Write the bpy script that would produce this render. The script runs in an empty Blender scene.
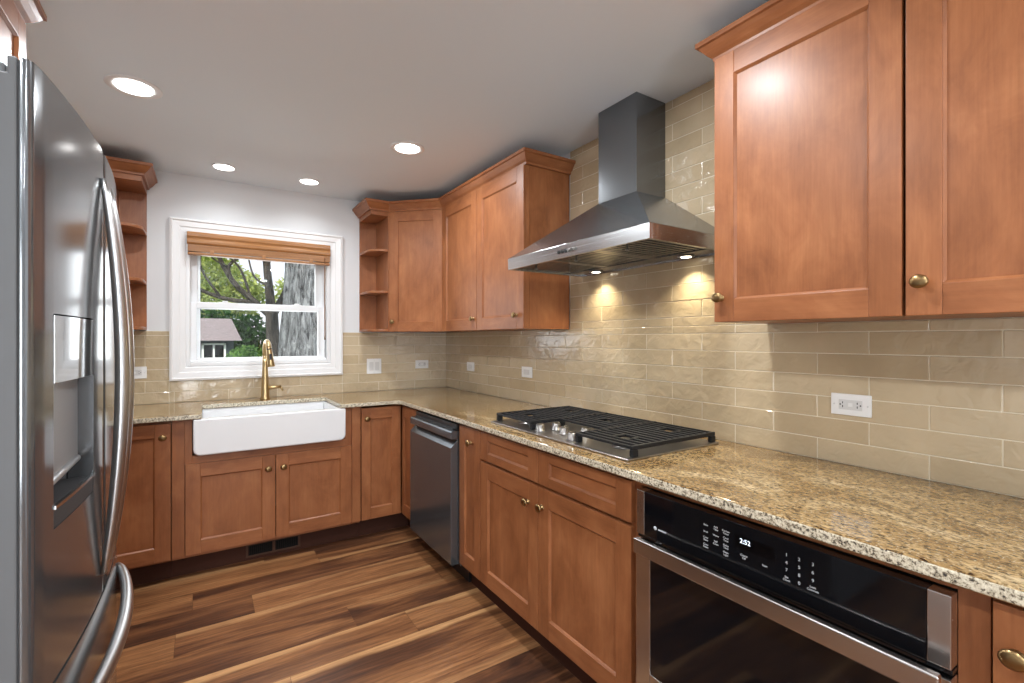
import bpy, bmesh, math, random
from mathutils import Matrix, Vector
import numpy as np
random.seed(4)
PI = math.pi
S = bpy.context.scene
COL = S.collection

# ------------------------------------------------------------------ camera, world, lights
cam_d = bpy.data.cameras.new('camera'); cam = bpy.data.objects.new('camera', cam_d); COL.objects.link(cam)
cam.location = (-1.7911, -3.8066, 1.3258)
cam.rotation_euler = (PI/2, 0, -0.5761)
cam_d.sensor_width = 36; cam_d.lens = 16.784; cam_d.shift_y = -0.0021; cam_d.clip_start = 0.05
S.camera = cam
S.view_settings.view_transform = 'Standard'; S.view_settings.look = 'None'
S.view_settings.exposure = 0.14; S.view_settings.gamma = 1; S.view_settings.use_curve_mapping = False

CEIL = 2.4095
LEFT = -2.88
REAR = -7.4
W = bpy.data.worlds.new('sky'); S.world = W; W.use_nodes = True
nt = W.node_tree; nt.nodes.clear()
wo = nt.nodes.new('ShaderNodeOutputWorld'); bg = nt.nodes.new('ShaderNodeBackground')
tc = nt.nodes.new('ShaderNodeTexCoord'); sp = nt.nodes.new('ShaderNodeSeparateXYZ'); rp = nt.nodes.new('ShaderNodeValToRGB')
rp.color_ramp.elements[0].position = 0.0; rp.color_ramp.elements[0].color = (.95, .97, 1, 1)
rp.color_ramp.elements[1].position = 0.6; rp.color_ramp.elements[1].color = (.62, .78, 1, 1)
nt.links.new(tc.outputs['Generated'], sp.inputs[0]); nt.links.new(sp.outputs['Z'], rp.inputs[0])
nt.links.new(rp.outputs[0], bg.inputs[0]); bg.inputs[1].default_value = 1.15
nt.links.new(bg.outputs[0], wo.inputs[0])

sun_d = bpy.data.lights.new('sun', 'SUN'); sun = bpy.data.objects.new('sun', sun_d); COL.objects.link(sun)
sun_d.energy = 5.0; sun_d.angle = 0.02; sun_d.color = (1, .95, .86)
sun.rotation_euler = (math.radians(38), math.radians(-28), 0)

def area(name, loc, rot, sx, sy, power, color, shape='RECTANGLE', spread=PI):
    l = bpy.data.lights.new(name, 'AREA'); l.shape = shape; l.size = sx; l.size_y = sy; l.energy = power; l.color = color; l.spread = spread
    o = bpy.data.objects.new(name, l); COL.objects.link(o); o.location = loc; o.rotation_euler = rot
    return o
# added fill light at an invented rear doorway out of view, tilted towards ceiling
area('rear_fill', (-2.3, REAR + 0.06, 1.15), (PI/2+math.radians(24), 0, 0), .8, 2.0, 62, (.92, .965, 1))
area('window_daylight', (-1.42, 0.16, 1.54), (-PI/2, 0, 0), .74, .68, 5, (.95, .98, 1))

# ------------------------------------------------------------------ node helpers and materials
def mat(name):
    m = bpy.data.materials.new(name); m.use_nodes = True
    n = m.node_tree.nodes; b = n['Principled BSDF']
    return m, m.node_tree, b
def N(t, kind, **kw):
    n = t.nodes.new(kind)
    for k, v in kw.items(): setattr(n, k, v)
    return n
def ramp(t, stops):
    r = t.nodes.new('ShaderNodeValToRGB'); e = r.color_ramp.elements
    while len(e) < len(stops): e.new(.5)
    for q, (p, c) in zip(e, stops): q.position = p; q.color = (*c, 1)
    return r
def noise(t, vec, scale, detail=4, rough=.5, dist=0):
    n = t.nodes.new('ShaderNodeTexNoise'); n.inputs['Scale'].default_value = scale; n.inputs['Detail'].default_value = detail
    n.inputs['Roughness'].default_value = rough; n.inputs['Distortion'].default_value = dist
    if vec is not None: t.links.new(vec, n.inputs['Vector'])
    return n
def mapped(t, scale, src='Object', rand=False):
    c = t.nodes.new('ShaderNodeTexCoord'); m = t.nodes.new('ShaderNodeMapping'); m.inputs['Scale'].default_value = scale
    v = c.outputs[src]
    if rand:
        oi = t.nodes.new('ShaderNodeObjectInfo'); a = N(t, 'ShaderNodeVectorMath', operation='ADD')
        mu = N(t, 'ShaderNodeMath', operation='MULTIPLY'); mu.inputs[1].default_value = 23.0
        t.links.new(oi.outputs['Random'], mu.inputs[0]); t.links.new(v, a.inputs[0]); t.links.new(mu.outputs[0], a.inputs[1]); v = a.outputs[0]
    t.links.new(v, m.inputs[0]); return m.outputs[0]
def mix(t, fac, a, b, mode='MIX'):
    m = N(t, 'ShaderNodeMix', data_type='RGBA', blend_type=mode)
    for s, v in ((0, fac), (6, a), (7, b)):
        if hasattr(v, 'links'): t.links.new(v, m.inputs[s])
        elif isinstance(v, (int, float)): m.inputs[s].default_value = v
        else: m.inputs[s].default_value = (*v, 1)
    return m.outputs[2]
def bump(t, b, h, strength, dist=.01):
    q = t.nodes.new('ShaderNodeBump'); q.inputs['Strength'].default_value = strength; q.inputs['Distance'].default_value = dist
    t.links.new(h, q.inputs['Height']); t.links.new(q.outputs[0], b.inputs['Normal'])
def plain(name, c, rough=.5, metal=0, spec=.5, coat=0):
    m, t, b = mat(name); b.inputs['Base Color'].default_value = (*c, 1); b.inputs['Roughness'].default_value = rough
    b.inputs['Metallic'].default_value = metal; b.inputs['Specular IOR Level'].default_value = spec; b.inputs['Coat Weight'].default_value = coat
    return m
def wood(name, axis):
    m, t, b = mat(name)
    sc = [13, 13, 13]; sc[axis] = 1.9
    g = noise(t, mapped(t, tuple(sc), rand=True), 2.4, 6, .6, .6)
    sc2 = [2.6, 2.6, 2.6]; sc2[axis] = 1.5
    bl = noise(t, mapped(t, tuple(sc2), rand=True), 2.8, 5, .62, .5)
    sc3 = [90, 90, 90]; sc3[axis] = 3
    fi = noise(t, mapped(t, tuple(sc3), rand=True), 2, 3, .6)
    r1 = ramp(t, [(.26, (.22, .074, .025)), (.5, (.315, .114, .042)), (.76, (.41, .164, .065))]); t.links.new(bl.outputs[0], r1.inputs[0])
    r2 = ramp(t, [(.3, (.88, .86, .84)), (.65, (1.06, 1.06, 1.06))]); t.links.new(g.outputs[0], r2.inputs[0])
    r3 = ramp(t, [(.35, (.94, .93, .92)), (.65, (1.04, 1.04, 1.04))]); t.links.new(fi.outputs[0], r3.inputs[0])
    c = mix(t, 1.0, mix(t, 1.0, r1.outputs[0], r2.outputs[0], 'MULTIPLY'), r3.outputs[0], 'MULTIPLY')
    t.links.new(c, b.inputs['Base Color']); b.inputs['Roughness'].default_value = .42; b.inputs['Coat Weight'].default_value = .12; b.inputs['Coat Roughness'].default_value = .25; b.inputs['Specular IOR Level'].default_value = .4
    bump(t, b, fi.outputs[0], .05, .002)
    return m
WX, WY, WZ = wood('maple_grain_x', 0), wood('maple_grain_y', 1), wood('maple_grain_z', 2)
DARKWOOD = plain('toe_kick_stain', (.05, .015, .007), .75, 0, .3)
PAINT = plain('white_wall_paint', (.715, .725, .735), .6)
CEILP = plain('ceiling_paint', (.80, .865, .91), .8)
TRIM = plain('white_trim_gloss', (.85, .85, .85), .3)
VINYL = plain('white_vinyl', (.83, .84, .85), .35)
PORC = plain('white_fireclay', (.86, .87, .88), .08, coat=.6)
PLAST = plain('white_plastic', (.86, .86, .85), .3)
PLASTG = plain('outlet_face', (.7, .7, .69), .35)
SLOT = plain('dark_slot', (.010, .010, .010), .9, 0, .1)
BLACK = plain('cast_iron', (.007, .008, .010), .5, 0, .35)
BLKGLASS = plain('black_glass', (.004, .0045, .006), .06, spec=.55)
BLKPLAST = plain('black_plastic', (.012, .012, .013), .35)
PRINT = plain('pale_print', (.62, .63, .65), .5)
GOLD = plain('brushed_gold', (.60, .45, .235), .28, 1)
BRASS = plain('antique_brass', (.32, .215, .10), .3, 1)
ORANGE = None
def emis(name, c, s):
    m, t, b = mat(name); b.inputs['Base Color'].default_value = (*c, 1); b.inputs['Emission Color'].default_value = (*c, 1); b.inputs['Emission Strength'].default_value = s; return m
LENS = emis('lamp_lens', (1, .98, .95), 6)
LED = emis('hood_led', (1, .92, .75), 10)
DIGIT = emis('display_digits', (.75, .85, 1), 1.3)

def steel(name, base, rough, axis, amt=.1, var=.06, stretch=60, bmp=.02, metal=1):
    m, t, b = mat(name)
    sc = [stretch]*3; sc[axis] = .8
    n = noise(t, mapped(t, tuple(sc)), 3, 3, .6)
    r = ramp(t, [(.3, tuple(x*(1-var) for x in base)), (.7, tuple(x*(1+var) for x in base))]); t.links.new(n.outputs[0], r.inputs[0]); t.links.new(r.outputs[0], b.inputs['Base Color'])
    mr = N(t, 'ShaderNodeMapRange'); mr.inputs[3].default_value = rough - amt/2; mr.inputs[4].default_value = rough + amt/2
    t.links.new(n.outputs[0], mr.inputs[0]); t.links.new(mr.outputs[0], b.inputs['Roughness']); b.inputs['Metallic'].default_value = metal
    if bmp: bump(t, b, n.outputs[0], bmp, .0006)
    return m
SS_X = steel('stainless_brushed_x', (.53, .54, .55), .26, 0, .08, .05, 60, 0)
SS_Y = steel('stainless_brushed_y', (.56, .56, .56), .26, 1)
SS_Z = steel('stainless_brushed_z', (.42, .42, .43), .3, 2)
SS_HOOD = steel('hood_steel', (.175, .185, .195), .2, 0, .06, .03, 60, 0, .78)
FR_DOOR = steel('fridge_door_steel', (.215, .225, .235), .14, 0, .04, .02, 60, 0, .75)
FR_HND = plain('fridge_handle_steel', (.58, .585, .59), .3, 1)
FR_SIDE = plain('fridge_side_grey', (.145, .15, .155), .55)
GASKET = plain('gasket_grey', (.05, .05, .052), .6)
DW_SS = steel('dishwasher_steel', (.165, .182, .198), .2, 2, .06, .02, 60, 0, .75)
OV_SS = steel('oven_steel', (.60, .57, .55), .26, 0, .06, .03, 60, 0)
CHROME = plain('chrome_knob', (.25, .24, .23), .28, 1)

def granite():
    m, t, b = mat('granite')
    v = mapped(t, (1, 1, 1))
    n1 = noise(t, mapped(t, (1, .55, 1)), 7, 5, .62, .8)
    r1 = ramp(t, [(.30, (.16, .092, .037)), (.44, (.30, .195, .085)), (.56, (.40, .285, .142)), (.7, (.54, .43, .265))]); t.links.new(n1.outputs[0], r1.inputs[0])
    n2 = noise(t, mapped(t, (1, .6, 1)), 125, 3, .6, .5)
    r2 = ramp(t, [(.37, (.12, .085, .06)), (.45, (.62, .55, .46)), (.55, (1.0, .97, .92)), (.68, (1.35, 1.3, 1.2))]); t.links.new(n2.outputs[0], r2.inputs[0])
    c = mix(t, 1.0, r1.outputs[0], r2.outputs[0], 'MULTIPLY')
    n3 = noise(t, v, 150, 2, .5); r3 = ramp(t, [(.62, (0, 0, 0)), (.67, (1, 1, 1))]); t.links.new(n3.outputs[0], r3.inputs[0])
    c = mix(t, r3.outputs[0], c, (.46, .38, .25))
    n4 = noise(t, mapped(t, (1, .6, 1)), 60, 4, .65, 1.2); r4 = ramp(t, [(.63, (0, 0, 0)), (.70, (1, 1, 1))]); t.links.new(n4.outputs[0], r4.inputs[0])
    c = mix(t, r4.outputs[0], c, (.045, .026, .016))
    t.links.new(c, b.inputs['Base Color']); b.inputs['Roughness'].default_value = .12; b.inputs['Coat Weight'].default_value = .3; b.inputs['Coat Roughness'].default_value = .05
    return m
GRANITE = granite()
def granite_edge():
    m, t, b = mat('granite_rough_edge')
    v = mapped(t, (1, 1, 1))
    n1 = noise(t, v, 170, 3, .6, .3)
    r1 = ramp(t, [(.34, (.05, .045, .045)), (.42, (.27, .22, .15)), (.50, (.62, .55, .41)), (.7, (.86, .80, .64))]); t.links.new(n1.outputs[0], r1.inputs[0])
    t.links.new(r1.outputs[0], b.inputs['Base Color']); b.inputs['Roughness'].default_value = .25
    return m
GEDGE = granite_edge()

def attr_mat(name): 
    m, t, b = mat(name); a = N(t, 'ShaderNodeAttribute', attribute_name='rnd'); return m, t, b, a
def tile_mat():
    m, t, b, a = attr_mat('glazed_tile')
    r = ramp(t, [(0, (.50, .392, .25)), (1, (.575, .465, .312))]); t.links.new(a.outputs['Fac'], r.inputs[0])
    v = mapped(t, (1, 1, 1))
    n0 = noise(t, v, 6, 3, .5, .4); r0 = ramp(t, [(.3, (.93, .93, .92)), (.7, (1.06, 1.06, 1.06))]); t.links.new(n0.outputs[0], r0.inputs[0])
    t.links.new(mix(t, 1.0, r.outputs[0], r0.outputs[0], 'MULTIPLY'), b.inputs['Base Color'])
    b.inputs['Roughness'].default_value = .1; b.inputs['Coat Weight'].default_value = .4; b.inputs['Coat Roughness'].default_value = .04
    n = noise(t, v, 22, 2, .5, .5); bump(t, b, n.outputs[0], .40, .012)
    return m
TILE = tile_mat(); GROUT = plain('grout', (.76, .69, .54), .8)

def floor_mat():
    m, t, b, a = attr_mat('plank_floor')
    spl = N(t, 'ShaderNodeSeparateColor'); t.links.new(a.outputs['Color'], spl.inputs[0])
    tcn = N(t, 'ShaderNodeTexCoord')
    def vec(scale, k):
        mp = N(t, 'ShaderNodeMapping'); mp.inputs['Scale'].default_value = scale
        mm = N(t, 'ShaderNodeMath', operation='MULTIPLY'); mm.inputs[1].default_value = k; t.links.new(spl.outputs[1], mm.inputs[0])
        ad = N(t, 'ShaderNodeVectorMath', operation='ADD'); t.links.new(tcn.outputs['Object'], mp.inputs[0]); t.links.new(mp.outputs[0], ad.inputs[0]); t.links.new(mm.outputs[0], ad.inputs[1])
        return ad.outputs[0]
    streak = noise(t, vec((.8, 6.5, 1), 37), 1.5, 5, .6, .7)
    fine = noise(t, vec((3, 60, 1), 51), 2.0, 5, .6, .8)
    # cathedral grain rings
    wv = N(t, 'ShaderNodeTexWave', wave_type='BANDS', bands_direction='Y'); wv.inputs['Scale'].default_value = 9; wv.inputs['Distortion'].default_value = 7; wv.inputs['Detail'].default_value = 3; wv.inputs['Detail Scale'].default_value = .8
    t.links.new(vec((.9, 1.6, 1), 17), wv.inputs['Vector'])
    add = N(t, 'ShaderNodeMath', operation='ADD'); t.links.new(streak.outputs[0], add.inputs[0])
    mr = N(t, 'ShaderNodeMapRange'); mr.inputs[3].default_value = -.17; mr.inputs[4].default_value = .14; t.links.new(spl.outputs[0], mr.inputs[0]); t.links.new(mr.outputs[0], add.inputs[1])
    r = ramp(t, [(.24, (.042, .019, .012)), (.38, (.12, .049, .023)), (.52, (.255, .112, .046)), (.68, (.385, .182, .074)), (.88, (.52, .275, .117))]); t.links.new(add.outputs[0], r.inputs[0])
    rf = ramp(t, [(.3, (.66, .63, .61)), (.65, (1.12, 1.12, 1.12))]); t.links.new(fine.outputs[0], rf.inputs[0])
    rw = ramp(t, [(.0, (.84, .83, .82)), (.6, (1.04, 1.04, 1.04))]); t.links.new(wv.outputs[0], rw.inputs[0])
    c = mix(t, 1.0, mix(t, 1.0, r.outputs[0], rf.outputs[0], 'MULTIPLY'), rw.outputs[0], 'MULTIPLY')
    # pale sapwood band along one edge of some planks
    vp = N(t, 'ShaderNodeMapRange'); vp.inputs[1].default_value = .42; vp.inputs[2].default_value = .75
    ad2 = N(t, 'ShaderNodeMath', operation='MULTIPLY'); 
    at2 = N(t, 'ShaderNodeAttribute', attribute_name='across')
    wob = noise(t, vec((1.6, 2, 1), 29), 1.2, 2); w2 = N(t, 'ShaderNodeMath', operation='ADD'); t.links.new(at2.outputs['Fac'], w2.inputs[0])
    w3 = N(t, 'ShaderNodeMath', operation='MULTIPLY_ADD'); w3.inputs[1].default_value = .5; w3.inputs[2].default_value = -.25; t.links.new(wob.outputs[0], w3.inputs[0]); t.links.new(w3.outputs[0], w2.inputs[1])
    vp.inputs[1].default_value = .80; vp.inputs[2].default_value = .90; t.links.new(w2.outputs[0], vp.inputs[0])
    t.links.new(vp.outputs[0], ad2.inputs[0]); t.links.new(spl.outputs[2], ad2.inputs[1])
    c = mix(t, ad2.outputs[0], c, mix(t, 1.0, (.56, .31, .135), rf.outputs[0], 'MULTIPLY'))
    t.links.new(c, b.inputs['Base Color']); b.inputs['Roughness'].default_value = .34
    bump(t, b, fine.outputs[0], .08, .002)
    return m
FLOOR = floor_mat()
def blindwood():
    m, t, b = mat('golden_blind_wood'); n = noise(t, mapped(t, (2, 60, 60)), 2, 3)
    r = ramp(t, [(.3, (.30, .125, .036)), (.7, (.42, .19, .062))]); t.links.new(n.outputs[0], r.inputs[0]); t.links.new(r.outputs[0], b.inputs['Base Color']); b.inputs['Roughness'].default_value = .4
    return m
BLIND = blindwood()
def glass():
    m, t, b = mat('window_glass'); t.nodes.remove(b)
    o = t.nodes['Material Output']; tr = N(t, 'ShaderNodeBsdfTransparent'); gl = N(t, 'ShaderNodeBsdfGlossy'); gl.inputs['Roughness'].default_value = .02
    fr = N(t, 'ShaderNodeFresnel'); fr.inputs[0].default_value = 1.45; mx = N(t, 'ShaderNodeMixShader')
    t.links.new(fr.outputs[0], mx.inputs[0]); t.links.new(tr.outputs[0], mx.inputs[1]); t.links.new(gl.outputs[0], mx.inputs[2]); t.links.new(mx.outputs[0], o.inputs[0])
    return m
GLASS = glass()
def leafmat(name, a, c):
    m, t, b, at = attr_mat(name); r = ramp(t, [(0, a), (1, c)]); t.links.new(at.outputs['Fac'], r.inputs[0])
    t.nodes.remove(b); o = t.nodes['Material Output']; d = N(t, 'ShaderNodeBsdfDiffuse'); tl = N(t, 'ShaderNodeBsdfTranslucent'); mx = N(t, 'ShaderNodeMixShader'); mx.inputs[0].default_value = .45
    t.links.new(r.outputs[0], d.inputs[0]); t.links.new(r.outputs[0], tl.inputs[0]); t.links.new(d.outputs[0], mx.inputs[1]); t.links.new(tl.outputs[0], mx.inputs[2]); t.links.new(mx.outputs[0], o.inputs[0])
    return m
LEAF_L = leafmat('spring_leaves', (.20, .29, .05), (.70, .74, .26))
LEAF_D = leafmat('evergreen_needles', (.012, .045, .012), (.06, .15, .035))
LEAF_M = leafmat('bush_leaves', (.05, .15, .03), (.24, .42, .10))
def bark(name, dark, light, s):
    m, t, b = mat(name)
    n = noise(t, mapped(t, (s, s, s*.22)), 1.6, 6, .62, .9)
    r = ramp(t, [(.36, dark), (.5, tuple((x+y)/2 for x, y in zip(dark, light))), (.62, light)]); t.links.new(n.outputs[0], r.inputs[0]); t.links.new(r.outputs[0], b.inputs['Base Color']); b.inputs['Roughness'].default_value = .9
    bump(t, b, n.outputs[0], 1.0, .08)
    return m
BARK = bark('grey_furrowed_bark', (.028, .029, .031), (.36, .375, .385), 14)
BARK_D = bark('dark_bark', (.018, .015, .013), (.10, .085, .07), 14)

# ------------------------------------------------------------------ mesh builder
class MB:
    def __init__(self): self.bm = bmesh.new()
    def _tag(self, faces, mi):
        for f in faces: f.material_index = mi
    def box(self, x0, x1, y0, y1, z0, z1, mi=0):
        if x0 > x1: x0, x1 = x1, x0
        if y0 > y1: y0, y1 = y1, y0
        if z0 > z1: z0, z1 = z1, z0
        v = [self.bm.verts.new(p) for p in ((x0,y0,z0),(x1,y0,z0),(x1,y1,z0),(x0,y1,z0),(x0,y0,z1),(x1,y0,z1),(x1,y1,z1),(x0,y1,z1))]
        self._tag([self.bm.faces.new([v[i] for i in q]) for q in ((0,3,2,1),(4,5,6,7),(0,1,5,4),(1,2,6,5),(2,3,7,6),(3,0,4,7))], mi); return self
    def hexa(self, lo, hi, mi=0):   # two quads, ccw seen from above
        v = [self.bm.verts.new(p) for p in list(lo) + list(hi)]
        self._tag([self.bm.faces.new([v[i] for i in q]) for q in ((0,3,2,1),(4,5,6,7),(0,1,5,4),(1,2,6,5),(2,3,7,6),(3,0,4,7))], mi); return self
    def prism(self, poly, a, b, axis=2, mi=0):
        def P(p, t): return {2: (p[0], p[1], t), 1: (p[0], t, p[1]), 0: (t, p[0], p[1])}[axis]
        lo = [self.bm.verts.new(P(p, a)) for p in poly]; hi = [self.bm.verts.new(P(p, b)) for p in poly]
        n = len(poly); fs = [self.bm.faces.new(lo[::-1]), self.bm.faces.new(hi)]
        for i in range(n): fs.append(self.bm.faces.new((lo[i], lo[(i+1) % n], hi[(i+1) % n], hi[i])))
        self._tag(fs, mi); return self
    def tube(self, pts, radii, seg=12, mi=0, flat=1.0, cap=True, up=None):
        pts = [Vector(p) for p in pts]
        if not hasattr(radii, '__len__'): radii = [radii]*len(pts)
        rings = []; prev = None
        for i, p in enumerate(pts):
            d = (pts[min(i+1, len(pts)-1)] - pts[max(i-1, 0)]).normalized()
            if prev is None:
                a = Vector(up) if up else (Vector((0, 0, 1)) if abs(d.z) < .9 else Vector((1, 0, 0)))
                n = (a - d*a.dot(d)).normalized()
            else: n = (prev - d*prev.dot(d)).normalized()
            prev = n; q = d.cross(n)
            rings.append([self.bm.verts.new(p + (n*math.cos(2*PI*k/seg) + q*math.sin(2*PI*k/seg)*flat)*radii[i]) for k in range(seg)])
        fs = []
        for r0, r1 in zip(rings, rings[1:]):
            for k in range(seg): fs.append(self.bm.faces.new((r0[k], r0[(k+1) % seg], r1[(k+1) % seg], r1[k])))
        if cap: fs += [self.bm.faces.new(rings[0][::-1]), self.bm.faces.new(rings[-1])]
        for f in fs: f.smooth = True
        self._tag(fs, mi); return self
    def lathe(self, prof, c, axis=(0, 0, 1), seg=20, mi=0, sx=1.0, sy=1.0):
        ax = Vector(axis).normalized(); a = Vector((0, 0, 1)) if abs(ax.z) < .9 else Vector((1, 0, 0)); u = (a - ax*a.dot(ax)).normalized(); w = ax.cross(u); c = Vector(c)
        rings = [[self.bm.verts.new(c + ax*h + (u*math.cos(2*PI*k/seg)*sx + w*math.sin(2*PI*k/seg)*sy)*max(r, 1e-4)) for k in range(seg)] for r, h in prof]
        fs = []
        for r0, r1 in zip(rings, rings[1:]):
            for k in range(seg): fs.append(self.bm.faces.new((r0[k], r0[(k+1) % seg], r1[(k+1) % seg], r1[k])))
        fs += [self.bm.faces.new(rings[0][::-1]), self.bm.faces.new(rings[-1])]
        for f in fs: f.smooth = True
        self._tag(fs, mi); return self
    def sweep(self, path, prof, closed=False, mis=None, seg_smooth=True):
        # path in plan (x, y); profile (out, z), outwards = right of travel; mitred corners
        pts = [Vector((p[0], p[1])) for p in path]; n = len(pts); rings = []
        for i in range(n):
            d0 = (pts[i]-pts[i-1]).normalized() if (i > 0 or closed) else None
            d1 = (pts[(i+1) % n]-pts[i]).normalized() if (i < n-1 or closed) else None
            if d0 is None: d0 = d1
            if d1 is None: d1 = d0
            n0, n1 = Vector((-d0.y, d0.x)), Vector((-d1.y, d1.x)); m = (n0+n1).normalized(); k = 1/max(.3, m.dot(n0))
            rings.append([self.bm.verts.new((pts[i].x+m.x*o*k, pts[i].y+m.y*o*k, z)) for o, z in prof])
        L = len(prof); segs = list(zip(rings, rings[1:])) + ([(rings[-1], rings[0])] if closed else [])
        for si, (r0, r1) in enumerate(segs):
            fs = [self.bm.faces.new((r0[k], r1[k], r1[(k+1) % L], r0[(k+1) % L])) for k in range(L)]
            self._tag(fs, mis[si] if mis else 0)
        if not closed:
            for r in (rings[0], rings[-1]): self._tag([self.bm.faces.new(r)], mis[0] if mis else 0)
        return self
    def arrays(self, V, F):
        vs = [self.bm.verts.new(v) for v in V]
        for f in F: self.bm.faces.new([vs[i] for i in f])
        return self
    def finish(self, name):
        bmesh.ops.recalc_face_normals(self.bm, faces=self.bm.faces[:])
        me = bpy.data.meshes.new(name); self.bm.to_mesh(me); self.bm.free(); return me

def obj(name, mb, mats, parent=None, bev=0, seg=2, smooth=False):
    me = mb.finish(name) if isinstance(mb, MB) else mb
    for m in (mats if isinstance(mats, (list, tuple)) else [mats]): me.materials.append(m)
    o = bpy.data.objects.new(name, me); COL.objects.link(o)
    if parent is not None: o.parent = parent
    if bev:
        b = o.modifiers.new('bevel', 'BEVEL'); b.width = bev; b.segments = seg; b.limit_method = 'ANGLE'; b.angle_limit = math.radians(35); b.harden_normals = False
    if smooth:
        for p in me.polygons: p.use_smooth = True
        me.set_sharp_from_angle(angle=math.radians(35))
    return o
def tag(o, label, cat, group=None, kind=None):
    o['label'] = label; o['category'] = cat
    if group: o['group'] = group
    if kind: o['kind'] = kind
    return o
def thing(name, label, cat, loc=(0, 0, 0), rz=0, group=None):
    o = bpy.data.objects.new(name, None); COL.objects.link(o); o.location = loc; o.rotation_euler = (0, 0, rz); o.empty_display_size = .1
    return tag(o, label, cat, group)
def struct(name, mb, mats, parent=None, bev=0, smooth=False):
    o = obj(name, mb, mats, parent, bev, smooth=smooth)
    if parent is None: o['kind'] = 'structure'
    return o
RR = -PI/2     # things on the right wall: local x runs towards the camera, local -y points into the room
LL = PI/2      # things on the left wall

# ------------------------------------------------------------------ room shell
def floor():
    me = bpy.data.meshes.new('floor'); V, F, A, X = [], [], [], []
    seams = {}
    special = {(0, 0): (.12, .3, 0), (0, 1): (.62, .11, .4), (1, 0): (.72, .77, .1), (1, 1): (.5, .41, .7), (2, 0): (.5, .62, .0), (2, 1): (.1, .23, .3), (3, 0): (.58, .9, 1.), (3, 1): (.62, .52, .8), (4, 0): (.55, .35, .9), (4, 1): (.48, .15, 1.), (4, 2): (.72, .66, .6)}
    rows = {0: -1.575, 1: -1.89, 2: -1.19, 3: -.963, 4: -1.5, -1: -1.83, -2: -1.2}
    P = .1905; L = 1.225
    r0, r1 = int((0-.996)/P)-1, int((-REAR)/P)+2
    for r in range(-7, r1):
        yb = -.996 - P*(r+1); yt = yb + P
        if yb > 0: continue
        base = rows.get(r, -2.88 + random.random()*L)
        k0 = math.floor((LEFT - base)/L); x = base + k0*L; idx = 0
        while x < 0:
            xa, xb = max(x, LEFT)+.0006, min(x+L, 0)-.0006; ya, yc = max(yb, REAR)+.0005, min(yt, 0)-.0005
            x += L
            if xb <= xa or yc <= ya: continue
            j = len(V); V += [(xa, ya, 0), (xb, ya, 0), (xb, yc, 0), (xa, yc, 0)]; F.append((j, j+1, j+2, j+3))
            c = special.get((r, round((x-L-base)/L)+1))
            A.append(c or (random.random(), random.random(), random.choice([0, 0, .3, .6])))
            X += [0, 0, 1, 1] if random.random() < .65 else [1, 1, 0, 0]
            idx += 1
    j = len(V); V += [(LEFT, REAR, -.002), (0, REAR, -.002), (0, 0, -.002), (LEFT, 0, -.002)]; F.append((j, j+1, j+2, j+3)); A.append((.0, .5, 0)); X += [0]*4
    j = len(V); V += [(LEFT, REAR, -.1), (0, REAR, -.1), (0, 0, -.1), (LEFT, 0, -.1)]; F.append((j, j+3, j+2, j+1)); A.append((.0, .5, 0)); X += [0]*4
    me.from_pydata(V, [], F); at = me.attributes.new('rnd', 'FLOAT_COLOR', 'FACE')
    for i, c in enumerate(A): at.data[i].color = (*c, 1)
    ac = me.attributes.new('across', 'FLOAT', 'POINT')
    for i, c in enumerate(X): ac.data[i].value = c
    o = obj('floor', me, FLOOR); o['kind'] = 'structure'
floor()
struct('ceiling', MB().box(LEFT-.1, .1, REAR-.1, .1, CEIL, CEIL+.1), CEILP)
struct('wall_right', MB().box(0, .1, REAR-.1, .1, -.1, CEIL), PAINT)
struct('wall_left', MB().box(LEFT-.1, LEFT, REAR-.1, .1, -.1, CEIL), PAINT)
WX0, WX1, WZ0, WZ1 = -1.879, -.973, 1.15, 2.034
struct('wall_back', MB().box(LEFT, WX0, 0, .16, -.1, CEIL).box(WX1, 0, 0, .16, -.1, CEIL).box(WX0, WX1, 0, .16, -.1, WZ0).box(WX0, WX1, 0, .16, WZ1, CEIL), PAINT)
struct('wall_rear', MB().box(LEFT, -2.75, REAR-.1, REAR, -.1, CEIL).box(-1.85, 0, REAR-.1, REAR, -.1, CEIL).box(-2.75, -1.85, REAR-.1, REAR, 2.2, CEIL), PAINT)
g = MB()
for a, b in ((-2.75, -1.85),):
    g.box(a, a+.06, REAR-.07, REAR-.02, 0, 2.2).box(b-.06, b, REAR-.07, REAR-.02, 0, 2.2).box(a, b, REAR-.07, REAR-.02, 0, .08).box(a, b, REAR-.07, REAR-.02, 2.12, 2.2)
dr = struct('door_1', g, VINYL)
obj('pane', MB().box(-2.69, -1.91, REAR-.05, REAR-.045, .08, 2.12), GLASS, dr)

# window: casing, jambs, two sashes, panes
def frame_rect(mb, x0, x1, z0, z1, w, y0, y1):
    mb.box(x0, x0+w, y0, y1, z0, z1).box(x1-w, x1, y0, y1, z0, z1).box(x0+w, x1-w, y0, y1, z0, z0+w).box(x0+w, x1-w, y0, y1, z1-w, z1)
cs = MB()
def picture(x0, x1, z0, z1, prof):
    cx, cz = (x0+x1)/2, (z0+z1)/2; rings = []
    for sx, sz in ((-1, -1), (1, -1), (1, 1), (-1, 1)):
        rings.append([cs.bm.verts.new(((x0 if sx < 0 else x1)-sx*o*-1*-1, y, (z0 if sz < 0 else z1)-sz*o)) for o, y in prof])
    n = len(prof)
    for i in range(4):
        a, b = rings[i], rings[(i+1) % 4]
        for k in range(n): cs.bm.faces.new((a[k], b[k], b[(k+1) % n], a[(k+1) % n]))
picture(-1.967, -.883, 1.056, 2.118, [(0, -.0005), (0, -.022), (.012, -.027), (.018, -.02), (.05, -.018), (.056, -.013), (.082, -.011), (.088, -.008), (.088, -.0005)])
struct('trim_1', cs, TRIM)
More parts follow.
